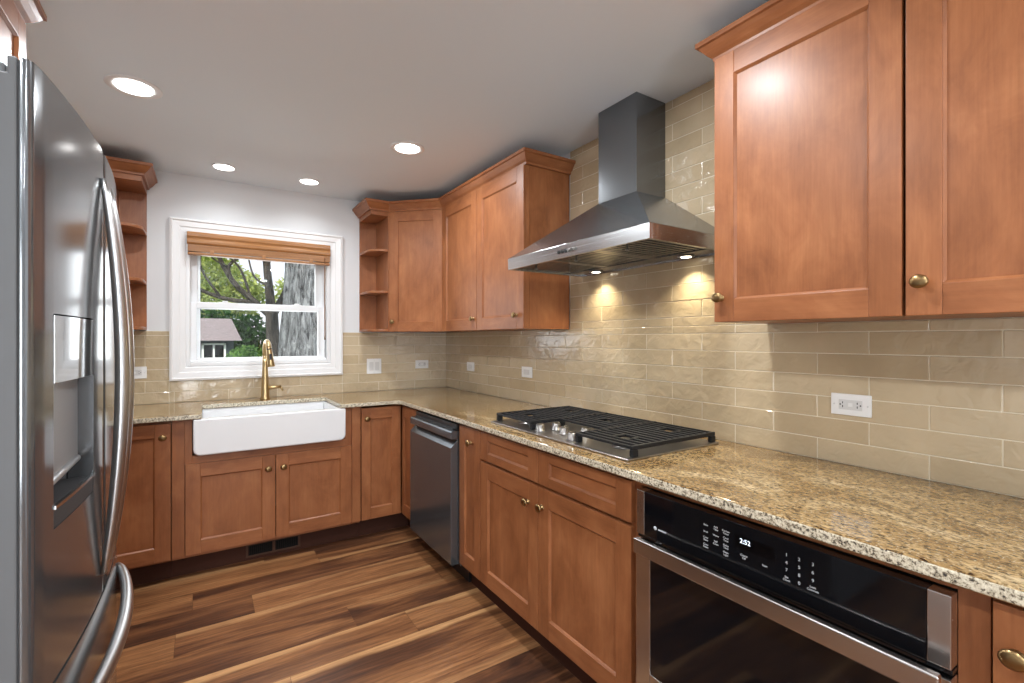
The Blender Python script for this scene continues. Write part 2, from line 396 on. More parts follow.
w1 = MB(); frame_rect(w1, WX0, WX1, WZ0, WZ1, .022, -.004, .15)
w1.box(WX0+.022, WX1-.022, .02, .13, WZ0+.022, WZ0+.036)
win = struct('window_1', w1, VINYL, bev=.002)
up = MB(); frame_rect(up, -1.862, -1.014, 1.535, 2.01, .047, .085, .115); obj('upper_sash', up, VINYL, win, .003)
lo = MB(); lo.box(-1.862, -1.82, .045, .08, 1.182, 1.575).box(-1.05, -1.0, .045, .08, 1.182, 1.575).box(-1.82, -1.05, .045, .08, 1.182, 1.2).box(-1.82, -1.05, .045, .08, 1.538, 1.575)
obj('lower_sash', lo, VINYL, win, .003)
obj('stile_liner', MB().box(-1.014, -.995, .085, .13, 1.17, 2.01).box(-1.857, -1.80, .118, .13, 1.172, 2.01), VINYL, win)
obj('pane', MB().box(-1.82, -1.05, .098, .102, 1.57, 1.965), GLASS, win)
obj('pane', MB().box(-1.825, -1.045, .060, .064, 1.196, 1.543), GLASS, win)
lk = MB()
for x in (-1.66, -1.2): lk.box(x-.035, x+.035, .05, .078, 1.575, 1.583).box(x-.012, x+.02, .05, .07, 1.583, 1.592)
obj('sash_lock', lk, VINYL, win, .002)

# ------------------------------------------------------------------ tile backsplash
def tiles(name, regions, face, holes=()):
    # regions: (u0, u1, z0, z1, phase_even, phase_odd)
    V, F, A, MI = [], [], [], []
    def quadbox(u0, u1, z0, z1, d0, d1, mi, rnd, ch=.0012):
        def W(u, d, z): return (-d, u, z) if face == 'R' else (u, -d, z)
        t = [random.uniform(-.0007, .0007) for _ in range(4)]
        c = [(u0, z0), (u1, z0), (u1, z1), (u0, z1)]; ci = [(u0+ch, z0+ch), (u1-ch, z0+ch), (u1-ch, z1-ch), (u0+ch, z1-ch)]
        j = len(V)
        for (u, z) in c: V.append(W(u, d0, z))
        for (u, z) in c: V.append(W(u, d1-ch, z))
        for (u, z), q in zip(ci, t): V.append(W(u, d1+(q if mi == 0 else 0), z))
        for k in range(4):
            F.append((j+k, j+(k+1) % 4, j+4+(k+1) % 4, j+4+k)); F.append((j+4+k, j+4+(k+1) % 4, j+8+(k+1) % 4, j+8+k))
        F.append((j+8, j+9, j+10, j+11))
        for _ in range(9): A.append(rnd); MI.append(mi)
    H = .0728; Lt = .303; g = .0016
    for u0, u1, z0, z1, pe, po in regions:
        quadbox(u0, u1, z0, z1, .0003, .0062, 1, .5, .0001)
        k = int(math.floor((z0-.914)/H + 1e-4))
        while .914 + k*H < z1 - .004:
            a, b = max(.914+k*H, z0), min(.914+(k+1)*H, z1); k += 1
            ph = pe if (k-1) % 2 == 0 else po
            n = math.floor((u0-ph)/Lt) ; u = ph + n*Lt
            while u < u1:
                ua, ub = max(u, u0), min(u+Lt, u1); u += Lt
                if ub-ua < .01: continue
                quadbox(ua+g, ub-g, a+g, b-g, .001, .0082, 0, random.random())
    me = bpy.data.meshes.new(name); me.from_pydata(V, [], F); at = me.attributes.new('rnd', 'FLOAT', 'FACE')
    for i, c in enumerate(A): at.data[i].value = c
    me.materials.append(TILE); me.materials.append(GROUT)
    for p, mi in zip(me.polygons, MI): p.material_index = mi
    me.update(); bm = bmesh.new(); bm.from_mesh(me); bmesh.ops.recalc_face_normals(bm, faces=bm.faces[:]); bm.to_mesh(me); bm.free()
    o = bpy.data.objects.new(name, me); COL.objects.link(o); o['kind'] = 'structure'; return o
CT = .914
tiles('tile_backsplash', [(-4.6, -.0085, CT+.0005, 1.3835, -2.998, -3.1505), (-2.818, -1.676, 1.3835, CEIL-.001, -2.998, -3.1505)], 'R')
tiles('tile_backsplash', [(-.882, -.0003, CT+.0005, 1.379, -.296, -.151), (-1.968, -.882, CT+.0005, 1.055, -1.941, -1.789), (LEFT+.001, -1.968, CT+.0005, 1.379, -1.941, -1.789)], 'B')

# ------------------------------------------------------------------ countertop
def countertop():
    b = MB(); z0, z1 = .884, CT
    R = .03
    pts = [(-.0005, -.0005), (-.0005, -4.6), (-.662, -4.6), (-.662, -.70), (-.672, -.672), (-.70, -.655), (-1.05, -.655), (-1.05, -.21), (-1.79, -.21), (-1.79, -.655), (-2.235, -.655), (-2.235, -1.79), (LEFT+.0005, -1.79), (LEFT+.0005, -.0005)]
    # cut into convex pieces sharing one top
    from mathutils.geometry import tessellate_polygon
    tris = tessellate_polygon([[Vector((x, y, 0)) for x, y in pts]])
    lo = [b.bm.verts.new((x, y, z0)) for x, y in pts]; hi = [b.bm.verts.new((x, y, z1)) for x, y in pts]
    for t in tris:
        b.bm.faces.new([hi[i] for i in t]); b.bm.faces.new([lo[i] for i in t][::-1])
    n = len(pts)
    for i in range(n):
        f = b.bm.faces.new((lo[i], lo[(i+1) % n], hi[(i+1) % n], hi[i])); f.material_index = 1
    bmesh.ops.dissolve_limit(b.bm, angle_limit=.01, verts=b.bm.verts[:], edges=b.bm.edges[:])
    o = obj('countertop', b, [GRANITE, GEDGE], None, .006, 3)
    tag(o, 'polished brown speckled granite countertop running round the corner', 'countertop')
countertop()

# ------------------------------------------------------------------ cabinets
BW = [WX, WY, WZ]   # material slots: 0 grain x, 1 grain y, 2 grain z
def knob(parent, x, y, z, ax=(0, -1, 0)):
    k = MB().lathe([(.0105, 0), (.0105, .002), (.0055, .004), (.0055, .014), (.010, .017), (.0165, .0205), (.0165, .0225), (.013, .026), (.006, .0275)], (x, y, z), ax, 20, sy=1.15)
    obj('knob', k, BRASS, parent)
def stick(d, a, c, e, f, y0):
    s_ = .007; mb = MB(); ya, yb = y0+.0012, y0+.0089
    mb.prism([(ya, e), (yb, e), (yb, e+s_)], a, c, axis=0, mi=0); mb.prism([(ya, f), (yb, f-s_), (yb, f)], a, c, axis=0, mi=0)
    mb.prism([(a, ya), (a+s_, yb), (a, yb)], e, f, axis=2, mi=2); mb.prism([(c, ya), (c, yb), (c-s_, yb)], e, f, axis=2, mi=2)
    bmesh.ops.recalc_face_normals(mb.bm, faces=mb.bm.faces[:])
    me = bpy.data.meshes.new('tmp'); mb.bm.to_mesh(me); mb.bm.free()
    b2 = bmesh.new(); b2.from_mesh(d.data); b2.from_mesh(me); b2.to_mesh(d.data); b2.free(); bpy.data.meshes.remove(me)
def door(parent, x0, x1, z0, z1, yf, kn=None, st=.07, rl=.074, name='door', th=.02):
    y0, y1 = yf, yf+th
    b = MB().box(x0, x0+st, y0, y1, z0, z1, 2).box(x1-st, x1, y0, y1, z0, z1, 2).box(x0+st, x1-st, y0, y1, z0, z0+rl, 0).box(x0+st, x1-st, y0, y1, z1-rl, z1, 0)
    d = obj(name, b, BW, parent, .0016)
    vert = (x1-x0) < 1.6*(z1-z0)
    stick(d, x0+st, x1-st, z0+rl, z1-rl, y0)
    obj('inset_panel', MB().box(x0+st-.004, x1-st+.004, y0+.009, y1-.003, z0+rl-.004, z1-rl+.004, 2 if vert else 0), BW, d)
    if kn: knob(d, kn[0], yf, kn[1])
    return d
def carcass(parent, x0, x1, z0, z1, d0, d1, name='body', open_top=False):
    # shell: sides, bottom, top, back; front is the face frame
    t = .016; b = MB()
    b.box(x0, x0+t, d0, d1, z0, z1, 2).box(x1-t, x1, d0, d1, z0, z1, 2).box(x0+t, x1-t, d0, d1, z0, z0+t, 1).box(x0+t, x1-t, d1-t/2, d1, z0+t, z1, 2)
    if not open_top: b.box(x0+t, x1-t, d0, d1-t/2, z1-t, z1, 1)
    return obj(name, b, BW, parent)
def face_frame(parent, x0, x1, z0, z1, yf, rails=(), stiles=(), w=.04, th=.019):
    b = MB().box(x0, x0+w, yf, yf+th, z0, z1, 2).box(x1-w, x1, yf, yf+th, z0, z1, 2)
    for a, c in rails: b.box(x0+w, x1-w, yf, yf+th, a, c, 0)
    for a, c, za, zb in stiles: b.box(a, c, yf-.0001, yf+th, za, zb, 2)
    return obj('face_frame', b, BW, parent, .0008)
UZ0, UZ1 = 1.384, 2.2745
BZ0, BZ1 = .115, .8835
UD = -.31      # upper box front (face frame front); door front at -.33
# --- upper cabinets on the right wall
def upper(label, w0, w1, mid, panel_z=UZ0, knobs='in', rz=RR, loc=None, xs=None):
    t = thing('wall_cabinet', label, 'cabinet', loc or (0, -w0, 0), rz)
    w = w1-w0
    carcass(t, 0, w, UZ0, UZ1+.02, UD+.02, -.0085 if rz == RR else -.001)
    face_frame(t, 0, w, UZ0, UZ1+.02, UD, [(UZ0, UZ0+.04), (UZ1-.03, UZ1+.02)])
    return t
t = upper('large two-door maple wall cabinet right of the steel range hood', 2.823, 3.864, 0)
door(t, .0-.003, .515, UZ0, UZ1, -.33, (.021, 1.465)); door(t, .523, 1.041, UZ0, UZ1, -.33, (.555, 1.465))
t = upper('two-door maple wall cabinet left of the range hood, beside corner cabinet', .612, 1.672, 0)
door(t, .012, .528, UZ0, UZ1, -.33, (.49, 1.457)); door(t, .532, 1.060, UZ0, UZ1, -.33, (.99, 1.461))
t = upper('maple wall cabinet in the back corner behind the refrigerator', 0, 0, 0, rz=0, loc=(LEFT+.001, 0, 0)) if False else thing('wall_cabinet', 'maple wall cabinet on back wall behind the refrigerator', 'cabinet', (LEFT+.001, 0, 0))
carcass(t, 0, .645, UZ0, UZ1+.02, UD+.02, -.001); face_frame(t, 0, .645, UZ0, UZ1+.02, UD, [(UZ0, UZ0+.04), (UZ1-.03, UZ1+.02)])
door(t, .02, .635, UZ0, UZ1, -.33, (.06, 1.465))
# --- diagonal corner cabinet
t = thing('corner_wall_cabinet', 'diagonal one-door maple wall cabinet in the right back corner', 'cabinet', (0, 0, 0))
poly = [(-.009, -.009), (-.6095, -.009), (-.6095, -.30), (-.30, -.6095), (-.009, -.6095)]
c = .0135
b = MB().prism(poly, UZ0, UZ0+.016, mi=0).prism(poly, UZ1+.004, UZ1+.02, mi=0)
b.box(-.6095, -.5935, -.30, -.009, UZ0+.016, UZ1+.004, 2).box(-.30, -.009, -.6095, -.5935, UZ0+.016, UZ1+.004, 2).box(-.5935, -.009, -.019, -.009, UZ0+.016, UZ1+.004, 2).box(-.019, -.009, -.5935, -.019, UZ0+.016, UZ1+.004, 2)
obj('body', b, BW, t)
q = bpy.data.objects.new('diagonal_front', None); 
dl = math.hypot(.3095, .3095); 
def diag_mesh(mb):
    M = Matrix.Translation((-.6095, -.30, 0)) @ Matrix.Rotation(-PI/4, 4, 'Z'); bmesh.ops.transform(mb.bm, matrix=M, verts=mb.bm.verts[:]); return mb
d0 = .0
b = MB().box(0, .03, -.0, .019, UZ0+.016, UZ1+.004, 2).box(dl-.03, dl, 0, .019, UZ0+.016, UZ1+.004, 2)
obj('face_frame', diag_mesh(b), BW, t)
a0, a1, y0, y1 = .007, dl-.012, -.0205, -.0005
b = MB().box(a0, a0+.07, y0, y1, UZ0, UZ1, 2).box(a1-.07, a1, y0, y1, UZ0, UZ1, 2).box(a0+.07, a1-.07, y0, y1, UZ0, UZ0+.074, 0).box(a0+.07, a1-.07, y0, y1, UZ1-.074, UZ1, 0)
dd = obj('door', diag_mesh(b), BW, t, .0016)
obj('inset_panel', diag_mesh(MB().box(a0+.066, a1-.066, y0+.009, y1-.003, UZ0+.07, UZ1-.07, 2)), BW, dd)
k = MB().lathe([(.0105, 0), (.0105, .002), (.0055, .004), (.0055, .014), (.010, .017), (.0165, .0205), (.0165, .0225), (.013, .026), (.006, .0275)], (.036, y0, 1.457), (0, -1, 0), 20)
obj('knob', diag_mesh(k), BRASS, dd)
bpy.data.objects.remove(q)
# --- open end shelves
def end_shelf(label, x_side, x_open):
    t = thing('end_shelf', label, 'shelf', (x_side, 0, 0)); s = 1 if x_open > x_side else -1; w = abs(x_open-x_side)
    def poly(dy, ww):
        R = .115; y = -dy; p = [(0, -.0135), (0, y)]
        for i in range(9):
            a = i/8*PI/2; p.append((ww-R+R*math.sin(a)-.0, y + (R-R*math.cos(a))*1.0))
        p += [(ww, -.0135)]
        p = [(x*s, yy) for x, yy in p]
        return p if s < 0 else p[::-1]
    obj('back_panel', MB().box(0, s*w, -.0125, -.0005 if True else 0, UZ0+0.0, UZ1+.02, 2), BW, t, .0008)
    obj('side_panel', MB().box(s*.0005, s*.012, -.309, -.0127, UZ0, UZ1+.02, 2), BW, t, .0008)
    pl = poly(.305, w)
    def shift(p): return [(x + (s*.0125 if abs(x) < 1e-6 else 0), y) for x, y in p]
    for z in (1.68, 1.99): obj('shelf_board', MB().prism(shift(pl), z-.009, z+.009, mi=0), BW, t, .003)
    obj('bottom_board', MB().prism(shift(pl), UZ0, UZ0+.018, mi=0), BW, t, .002)
    obj('top_board', MB().box(s*.0125, s*w, -.309, -.013, UZ1-.03, UZ1+.02, 0), BW, t, .001)
end_shelf('open maple corner shelf right of the window, beside diagonal cabinet', -.611, -.752)
end_shelf('open maple corner shelf left of the window, next to the refrigerator', LEFT+.648, -2.084)
# --- over-fridge cabinet on the left wall
t = thing('wall_cabinet', 'deep maple cabinet mounted above the stainless refrigerator', 'cabinet', (LEFT, 0, 0), LL)
fy = -(LEFT*-1 - 2.255)  # face frame depth
carcass(t, -2.74, -1.80, 1.83, UZ1+.02, fy+.02, -.001); face_frame(t, -2.74, -1.80, 1.83, UZ1+.02, fy, [(1.83, 1.87), (UZ1-.03, UZ1+.02)])
door(t, -2.738, -2.272, 1.832, UZ1, fy-.02, (-2.30, 1.90)); door(t, -2.268, -1.802, 1.832, UZ1, fy-.02, (-2.24, 1.90))
# --- crown mouldings
CP = [(0, 2.2955), (0, 2.276), (.012, 2.276), (.0145, 2.287), (.026, 2.297), (.038, 2.312), (.046, 2.324), (.054, 2.327), (.054, 2.343), (.0, 2.343)]
CP = [(o-.0, z) for o, z in CP]
def crown(label, path, mis):
    b = MB().sweep(path, CP, mis=mis); o = obj('crown_molding', b, BW); tag(o, label, 'molding')
crown('stepped maple crown molding along cabinets between window and range hood', [(-.7525, -.0005), (-.7525, -.3095), (-.614, -.3095), (-.3095, -.614), (-.3095, -1.6725), (-.0005, -1.6725)][::-1], [0, 1, 0, 0, 1])
crown('maple crown molding on top of the large cabinet right of the hood', [(-.0005, -2.8225), (-.3095, -2.8225), (-.3095, -3.8645)][::-1], [1, 0])
crown('maple crown molding above the open shelf left of the window', [(LEFT+.001, -.3095), (-2.0835, -.3095), (-2.0835, -.0005)][::-1], [1, 0])
crown('maple crown molding on the cabinet over the refrigerator', [(LEFT+.001, -2.7405), (-2.2545, -2.7405), (-2.2545, -1.7995), (LEFT+.001, -1.7995)][::-1], [0, 1, 0])

# --- base cabinets
def base_box(t, x0, x1, yf, toe, wide=True):
    b = MB(); tt = .016
    b.box(x0, x0+tt, yf+.02, -.002, BZ0, BZ1, 2).box(x1-tt, x1, yf+.02, -.002, BZ0, BZ1, 2).box(x0+tt, x1-tt, yf+.02, -.002, BZ0, BZ0+tt, 0).box(x0+tt, x1-tt, -.010, -.002, BZ0+tt, BZ1, 2)
    obj('body', b, BW, t)
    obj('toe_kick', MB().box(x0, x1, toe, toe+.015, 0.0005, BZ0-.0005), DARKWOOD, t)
RF, RD, RT = -.615, -.635, -.56
# narrow pull-out cabinet, right run (local x = -world y)
t = thing('base_cabinet', 'narrow maple pull-out base cabinet between dishwasher and cooktop drawers', 'cabinet', (0, 0, 0), RR)
base_box(t, 1.506, 1.735, RF, RT); face_frame(t, 1.506, 1.735, BZ0, BZ1, RF, [(BZ0, BZ0+.03), (BZ1-.02, BZ1)], w=.03)
door(t, 1.509, 1.732, .128, .870, RD, (1.64, .795), .058, .074)
# cooktop cabinet
t = thing('base_cabinet', 'wide maple base cabinet with two drawers and two doors under cooktop', 'cabinet', (0, 0, 0), RR)
base_box(t, 1.7355, 2.7355, RF, RT); face_frame(t, 1.7355, 2.7355, BZ0, BZ1, RF, [(BZ0, BZ0+.03), (BZ1-.02, BZ1), (.71, .75)])
door(t, 1.739, 2.220, .735, .870, RD, None, .07, .038, 'drawer'); door(t, 2.224, 2.7295, .735, .870, RD, None, .07, .038, 'drawer')
door(t, 1.739, 2.220, .128, .722, RD, (2.15, .64)); door(t, 2.224, 2.7295, .128, .722, RD, (2.25, .645))
# oven cabinet
t = thing('base_cabinet', 'maple cabinet surround framing the built-in black glass oven', 'cabinet', (0, 0, 0), RR)
b = MB().box(2.737, 2.752, RF+.02, -.002, BZ0, BZ1, 2).box(3.5455, 3.5595, RF+.02, -.002, BZ0, BZ1, 2).box(2.752, 3.5455, RF+.02, -.002, BZ0, BZ0+.012, 0); obj('body', b, BW, t)
obj('toe_kick', MB().box(2.737, 3.5595, RT, RT+.015, .0005, BZ0-.0005), DARKWOOD, t)
b = MB().box(2.737, 2.757, RF-.002, RF+.018, BZ0, BZ1, 2).box(3.515, 3.5595, RF-.002, RF+.018, BZ0, BZ1, 2).box(2.757, 3.515, RF-.002, RF+.018, .862, BZ1, 0).box(2.757, 3.515, RF-.002, RF+.018, BZ0, .14, 0); obj('face_frame', b, BW, t, .001)
# next cabinet
t = thing('base_cabinet', 'maple base cabinet right of the built-in oven, brass knob at edge', 'cabinet', (0, 0, 0), RR)
base_box(t, 3.561, 4.18, RF, RT); face_frame(t, 3.561, 4.18, BZ0, BZ1, RF, [(BZ0, BZ0+.03), (BZ1-.02, BZ1)])
door(t, 3.565, 4.17, .128, .870, RD, (3.594, .79))
# corner cabinet with two folding doors
t = thing('corner_base_cabinet', 'maple corner base cabinet with folding doors beside the dishwasher', 'cabinet', (0, 0, 0))
b = MB().box(-.912, -.896, -.587, -.002, BZ0, BZ1, 2).box(-.896, -.002, -.587, -.002, BZ0, BZ0+.016, 0).box(-.896, -.002, -.012, -.002, BZ0+.016, BZ1, 2).box(-.595, -.012, -.904, -.892, BZ0, BZ1, 2).box(-.595, -.002, -.892, -.587, BZ0, BZ0+.016, 0)
obj('body', b, BW, t)
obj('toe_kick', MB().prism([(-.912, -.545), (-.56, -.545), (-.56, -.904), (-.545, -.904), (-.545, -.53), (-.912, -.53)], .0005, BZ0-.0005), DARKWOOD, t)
d = door(t, -.908, -.640, .128, .870, -.627, (-.874, .80), .06, .074)
b = MB(); y0, y1 = -.636, -.904
b.box(-.636, -.616, y0-.045, y0, .128, .870, 2).box(-.636, -.616, y1, y1+.05, .128, .870, 2).box(-.636, -.616, y1+.05, y0-.045, .128, .202, 1).box(-.636, -.616, y1+.05, y0-.045, .796, .870, 1)
d = obj('door', b, BW, t, .0016); obj('inset_panel', MB().box(-.627, -.619, y1+.046, y0-.041, .198, .80, 2), BW, d)
# sink base
t = thing('sink_base_cabinet', 'two-door maple sink base cabinet under the white apron sink', 'cabinet', (0, 0, 0))
BF, BD = -.607, -.627
b = MB().box(-1.928, -1.912, BF+.02, -.002, BZ0, BZ1, 2).box(-.93, -.914, BF+.02, -.002, BZ0, BZ1, 2).box(-1.912, -.93, BF+.02, -.002, BZ0, BZ0+.016, 0); obj('body', b, BW, t)
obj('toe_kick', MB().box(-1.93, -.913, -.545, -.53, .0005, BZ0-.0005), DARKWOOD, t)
b = MB().box(-1.928, -1.836, BF, BF+.019, BZ0, BZ1, 2).box(-1.011, -.914, BF, BF+.019, BZ0, BZ1, 2).box(-1.836, -1.011, BF, BF+.019, BZ0, .16, 0).box(-1.836, -1.011, BF, BF+.019, .61, .676, 0); obj('face_frame', b, BW, t, .001)
obj('filler_strip', MB().box(-.968, -.9135, BD+.006, BF-.0003, .128, BZ1, 2), BW, t, .001); obj('filler_strip', MB().box(-1.928, -1.872, BD+.006, BF-.0003, .128, BZ1, 2), BW, t, .001)
door(t, -1.867, -1.4205, .132, .634, BD, (-1.459, .556)); door(t, -1.4165, -.9715, .132, .634, BD, (-1.377, .556))
# left base cabinet
t = thing('base_cabinet', 'one-door maple base cabinet left of the sink, beside the refrigerator', 'cabinet', (0, 0, 0))
base_box(t, -2.4, -1.9305, BF, -.545); face_frame(t, -2.4, -1.9305, BZ0, BZ1, BF, [(BZ0, BZ0+.03), (BZ1-.02, BZ1)])
door(t, -2.235, -1.9335, .128, .870, BD, (-1.968, .797))
t = thing('base_cabinet', 'maple base cabinet on the left wall hidden behind the refrigerator', 'cabinet', (LEFT, 0, 0), LL)
base_box(t, -1.79, -.64, -.60, -.54); face_frame(t, -1.79, -.64, BZ0, BZ1, -.60, [(BZ0, BZ0+.03), (BZ1-.02, BZ1)])
door(t, -1.78, -1.215, .128, .870, -.62, (-1.25, .80)); door(t, -1.211, -.66, .128, .870, -.62, (-1.18, .80))
# floor register in the toe kick
t = thing('floor_register', 'dark metal heating register set in toe kick below the sink', 'vent', (-1.42, -.545, 0))
b = MB(); b.box(-.15, .15, -.006, -.0005, .018, .028).box(-.15, .15, -.006, -.0005, .088, .100).box(-.15, -.138, -.006, -.0005, .028, .088).box(.138, .15, -.006, -.0005, .028, .088).box(-.008, .008, -.006, -.0005, .028, .088)
obj('frame', b, plain('bronze_register', (.075, .034, .020), .6, 0, .3), t, .001)
b = MB().box(-.137, .137, -.0012, -.0005, .0285, .0875, 1)
for i in range(26):
    x = -.132+i*.0106
    if abs(x) < .01: continue
    b.box(x-.001, x+.001, -.004, -.0013, .0285, .0875)
obj('grille', b, [plain('register_bar', (.018, .012, .009), .8, 0, .2), SLOT], t)

# ------------------------------------------------------------------ sink and faucet
t = thing('farmhouse_sink', 'white fireclay apron-front sink below the window', 'sink', (-1.4235, 0, 0))
x0, x1 = -.408, .408; zb, zt = .681, .8832
def rr(x0, x1, z0, z1, r, n=6):
    p = []
    for cx, cz, a in ((x0+r, z0+r, PI), (x1-r, z0+r, 1.5*PI)): p += [(cx+r*math.cos(a+i/n*PI/2), cz+r*math.sin(a+i/n*PI/2)) for i in range(n+1)]
    return p + [(x1, z1), (x0, z1)]
b = MB().prism(rr(x0, x1, zb, zt, .035), -.655, -.61, axis=1)
obj('apron', b, PORC, t, .008, 3, True)
b = MB(); ix0, ix1, iy0, iy1 = -.365, .365, -.61, -.16
b.box(x0+.006, ix0, iy0, -.15, zb+.035, zt).box(ix1, x1-.006, iy0, -.15, zb+.035, zt).box(ix0, ix1, iy1-.04, -.15, zb, zt).box(ix0, ix1, iy0, iy1-.04, zb+.004, zb+.02)
bs = obj('basin', b, PORC, t, .004, 2)
obj('drain', MB().lathe([(.045, 0), (.045, .003), (.036, .004), (.034, -.0), (.01, .001)], (0, -.40, zb+.0205)), CHROME, bs)
t = thing('kitchen_faucet', 'brushed gold pull-down faucet standing behind the white sink', 'faucet', (-1.425, -.115, CT))
obj('base', MB().lathe([(.031, 0.0004), (.031, .006), (.028, .012), (.026, .05), (.021, .14), (.017, .24), (.016, .30)], (0, 0, 0)), GOLD, t)
pts = [(0, 0, .295)]; 
for i in range(0, 15):
    a = i/14*PI*0.93; r = .052; pts.append((.012*(1-math.cos(a))*.5, -r+r*math.cos(a), .345+r*math.sin(a)))
obj('spout', MB().tube(pts, .0155, 16), GOLD, t)
ex = Vector(pts[-1]); 
sh = obj('spray_head', MB().lathe([(.016, 0), (.017, .02), (.019, .05), (.023, .115), (.024, .13), (.02, .132)], ex+Vector((0, 0, .002)), (.12, .06, -1)), GOLD, t)
obj('button', MB().box(-.007, .007, -.004, .004, -.02, .02), BLKPLAST, sh).location = ex + Vector((.008, -.0225, -.062))
obj('collar', MB().lathe([(.0168, 0), (.0168, .008)], ex+Vector((.001, 0, -.004)), (.12, .06, -1)), BLKPLAST, sh)
h = obj('handle', MB().tube([(.018, 0, .075), (.05, -.002, .078), (.098, -.004, .083)], [.0135, .0125, .011], 16), GOLD, t)
obj('lever', MB().tube([(.094, -.004, .082), (.104, -.006, .068), (.110, -.008, .052)], [.008, .0065, .0055], 10), GOLD, h)

# ------------------------------------------------------------------ dishwasher
t = thing('dishwasher', 'stainless dishwasher with pocket handle near the corner', 'dishwasher', (0, 0, 0), RR)
x0, x1 = .908, 1.498
obj('body', MB().box(x0+.004, x1-.004, -.62, -.02, .10, .875), GASKET, t)
obj('control_strip', MB().box(x0+.01, x1-.002, -.645, -.6205, .838, .868), BLKPLAST, t, .003)
pr = [(-.6205, .118), (-.6205, .835), (-.672, .835), (-.679, .828), (-.680, .793), (-.640, .789), (-.640, .785), (-.680, .746), (-.680, .125), (-.675, .118)]
b = MB().prism(pr, x0, x1, axis=0); obj('door', b, DW_SS, t, .0012)
obj('control_panel', MB().box(x0+.03, x1-.02, -.66, -.6205, .8355, .8445), BLKPLAST, t, .002)
obj('toe_panel', MB().box(x0, x1, -.57, -.55, .002, .098), BLKPLAST, t)

# ------------------------------------------------------------------ oven
t = thing('wall_oven', 'built-in black glass oven with steel handle below the counter', 'oven', (0, 0, 0), RR)
x0, x1 = 2.768, 3.515
obj('body', MB().box(x0+.006, x1-.006, -.612, -.05, .145, .858), BLKPLAST, t)
cp = obj('control_panel', MB().box(x0+.031, x1-.036, -.652, -.6175, .724, .859), BLKGLASS, t, .002)
obj('side_trim', MB().box(x0, x0+.0305, -.652, -.6175, .724, .859), OV_SS, t, .002)
obj('side_trim', MB().box(x1-.0355, x1, -.652, -.6175, .724, .859), OV_SS, t, .002)
obj('lower_ledge', MB().box(x0, x1, -.645, -.6175, .712, .721), BLKGLASS, t, .001)
b = MB().box(x0, x0+.055, -.655, -.6175, .142, .706).box(x1-.055, x1, -.655, -.6175, .142, .706).box(x0+.055, x1-.055, -.655, -.6175, .142, .312).box(x0+.055, x1-.055, -.655, -.6175, .694, .706)
dr = obj('door', b, OV_SS, t, .0015)
obj('door_glass', MB().box(x0+.054, x1-.054, -.6535, -.63, .311, .695), BLKGLASS, dr)
b = MB().box(x0+.040, x1-.002, -.712, -.694, .690, .735)
hd = obj('handle', b, OV_SS, dr, .004, 3)
obj('handle_mount', MB().box(x0+.048, x0+.07, -.694, -.655, .698, .706), OV_SS, hd, .003)
obj('handle_mount', MB().box(x1-.045, x1-.02, -.694, -.655, .698, .706), OV_SS, hd, .003)
obj('display', MB().box(3.097, 3.196, -.6531, -.6518, .799, .8305), plain('display_black', (.0015, .0015, .002), .1), cp)
def text(name, s, size, x, z, y, m, parent, align='CENTER'):
    c = bpy.data.curves.new(name, 'FONT'); c.body = s; c.size = size; c.align_x = align; c.align_y = 'CENTER'; c.extrude = .0002
    o = bpy.data.objects.new(name, c); COL.objects.link(o); me = bpy.data.meshes.new_from_object(o); bpy.data.objects.remove(o)
    me.transform(Matrix.Translation((x, y, z)) @ Matrix.Rotation(PI/2, 4, 'X')); me.materials.clear()
    return obj(name, me, m, parent)
text('clock_digits', '2:52', .0165, 3.1235, .8185, -.6535, DIGIT, cp)
YT = -.6524
for s, x, z in (('1', 3.224, .825), ('4', 3.224, .807), ('7', 3.224, .79), ('2', 3.252, .825), ('5', 3.252, .807), ('8', 3.252, .789), ('0', 3.252, .771), ('3', 3.281, .825), ('6', 3.281, .807), ('9', 3.281, .789)):
    text('key_digit', s, .0105, x, z, YT, PRINT, cp)
for s, x, z in (('Bake', 3.012, .826), ('Broil', 3.012, .808), ('Conv\nBake', 3.012, .789), ('Conv\nRoast', 3.012, .770), ('Add\nTime', 3.042, .826), ('Warm', 3.042, .807), ('Self\nClean', 3.042, .788), ('Kitchen\nTimer', 3.071, .825), ('Cook\nTime', 3.071, .807), ('Delay\nTime', 3.071, .788), ('Oven\nLight', 3.071, .770), ('Cancel\nOff', 3.120, .780), ('Start', 3.173, .779), ('Set\nClock', 3.224, .770), ('Lock\nControls', 3.281, .771)):
    text('key_label', s, .0068, x, z, YT, PRINT, cp)
obj('emblem', MB().lathe([(.0055, 0), (.0055, .0004)], (2.841, YT, .760), (0, -1, 0), 20), PRINT, cp)
b = MB()
for i in range(7): b.box(2.853+i*.0042, 2.8562+i*.0042, YT-.0002, YT+.0002, .7572, .7612)
obj('small_print', b, PRINT, cp)

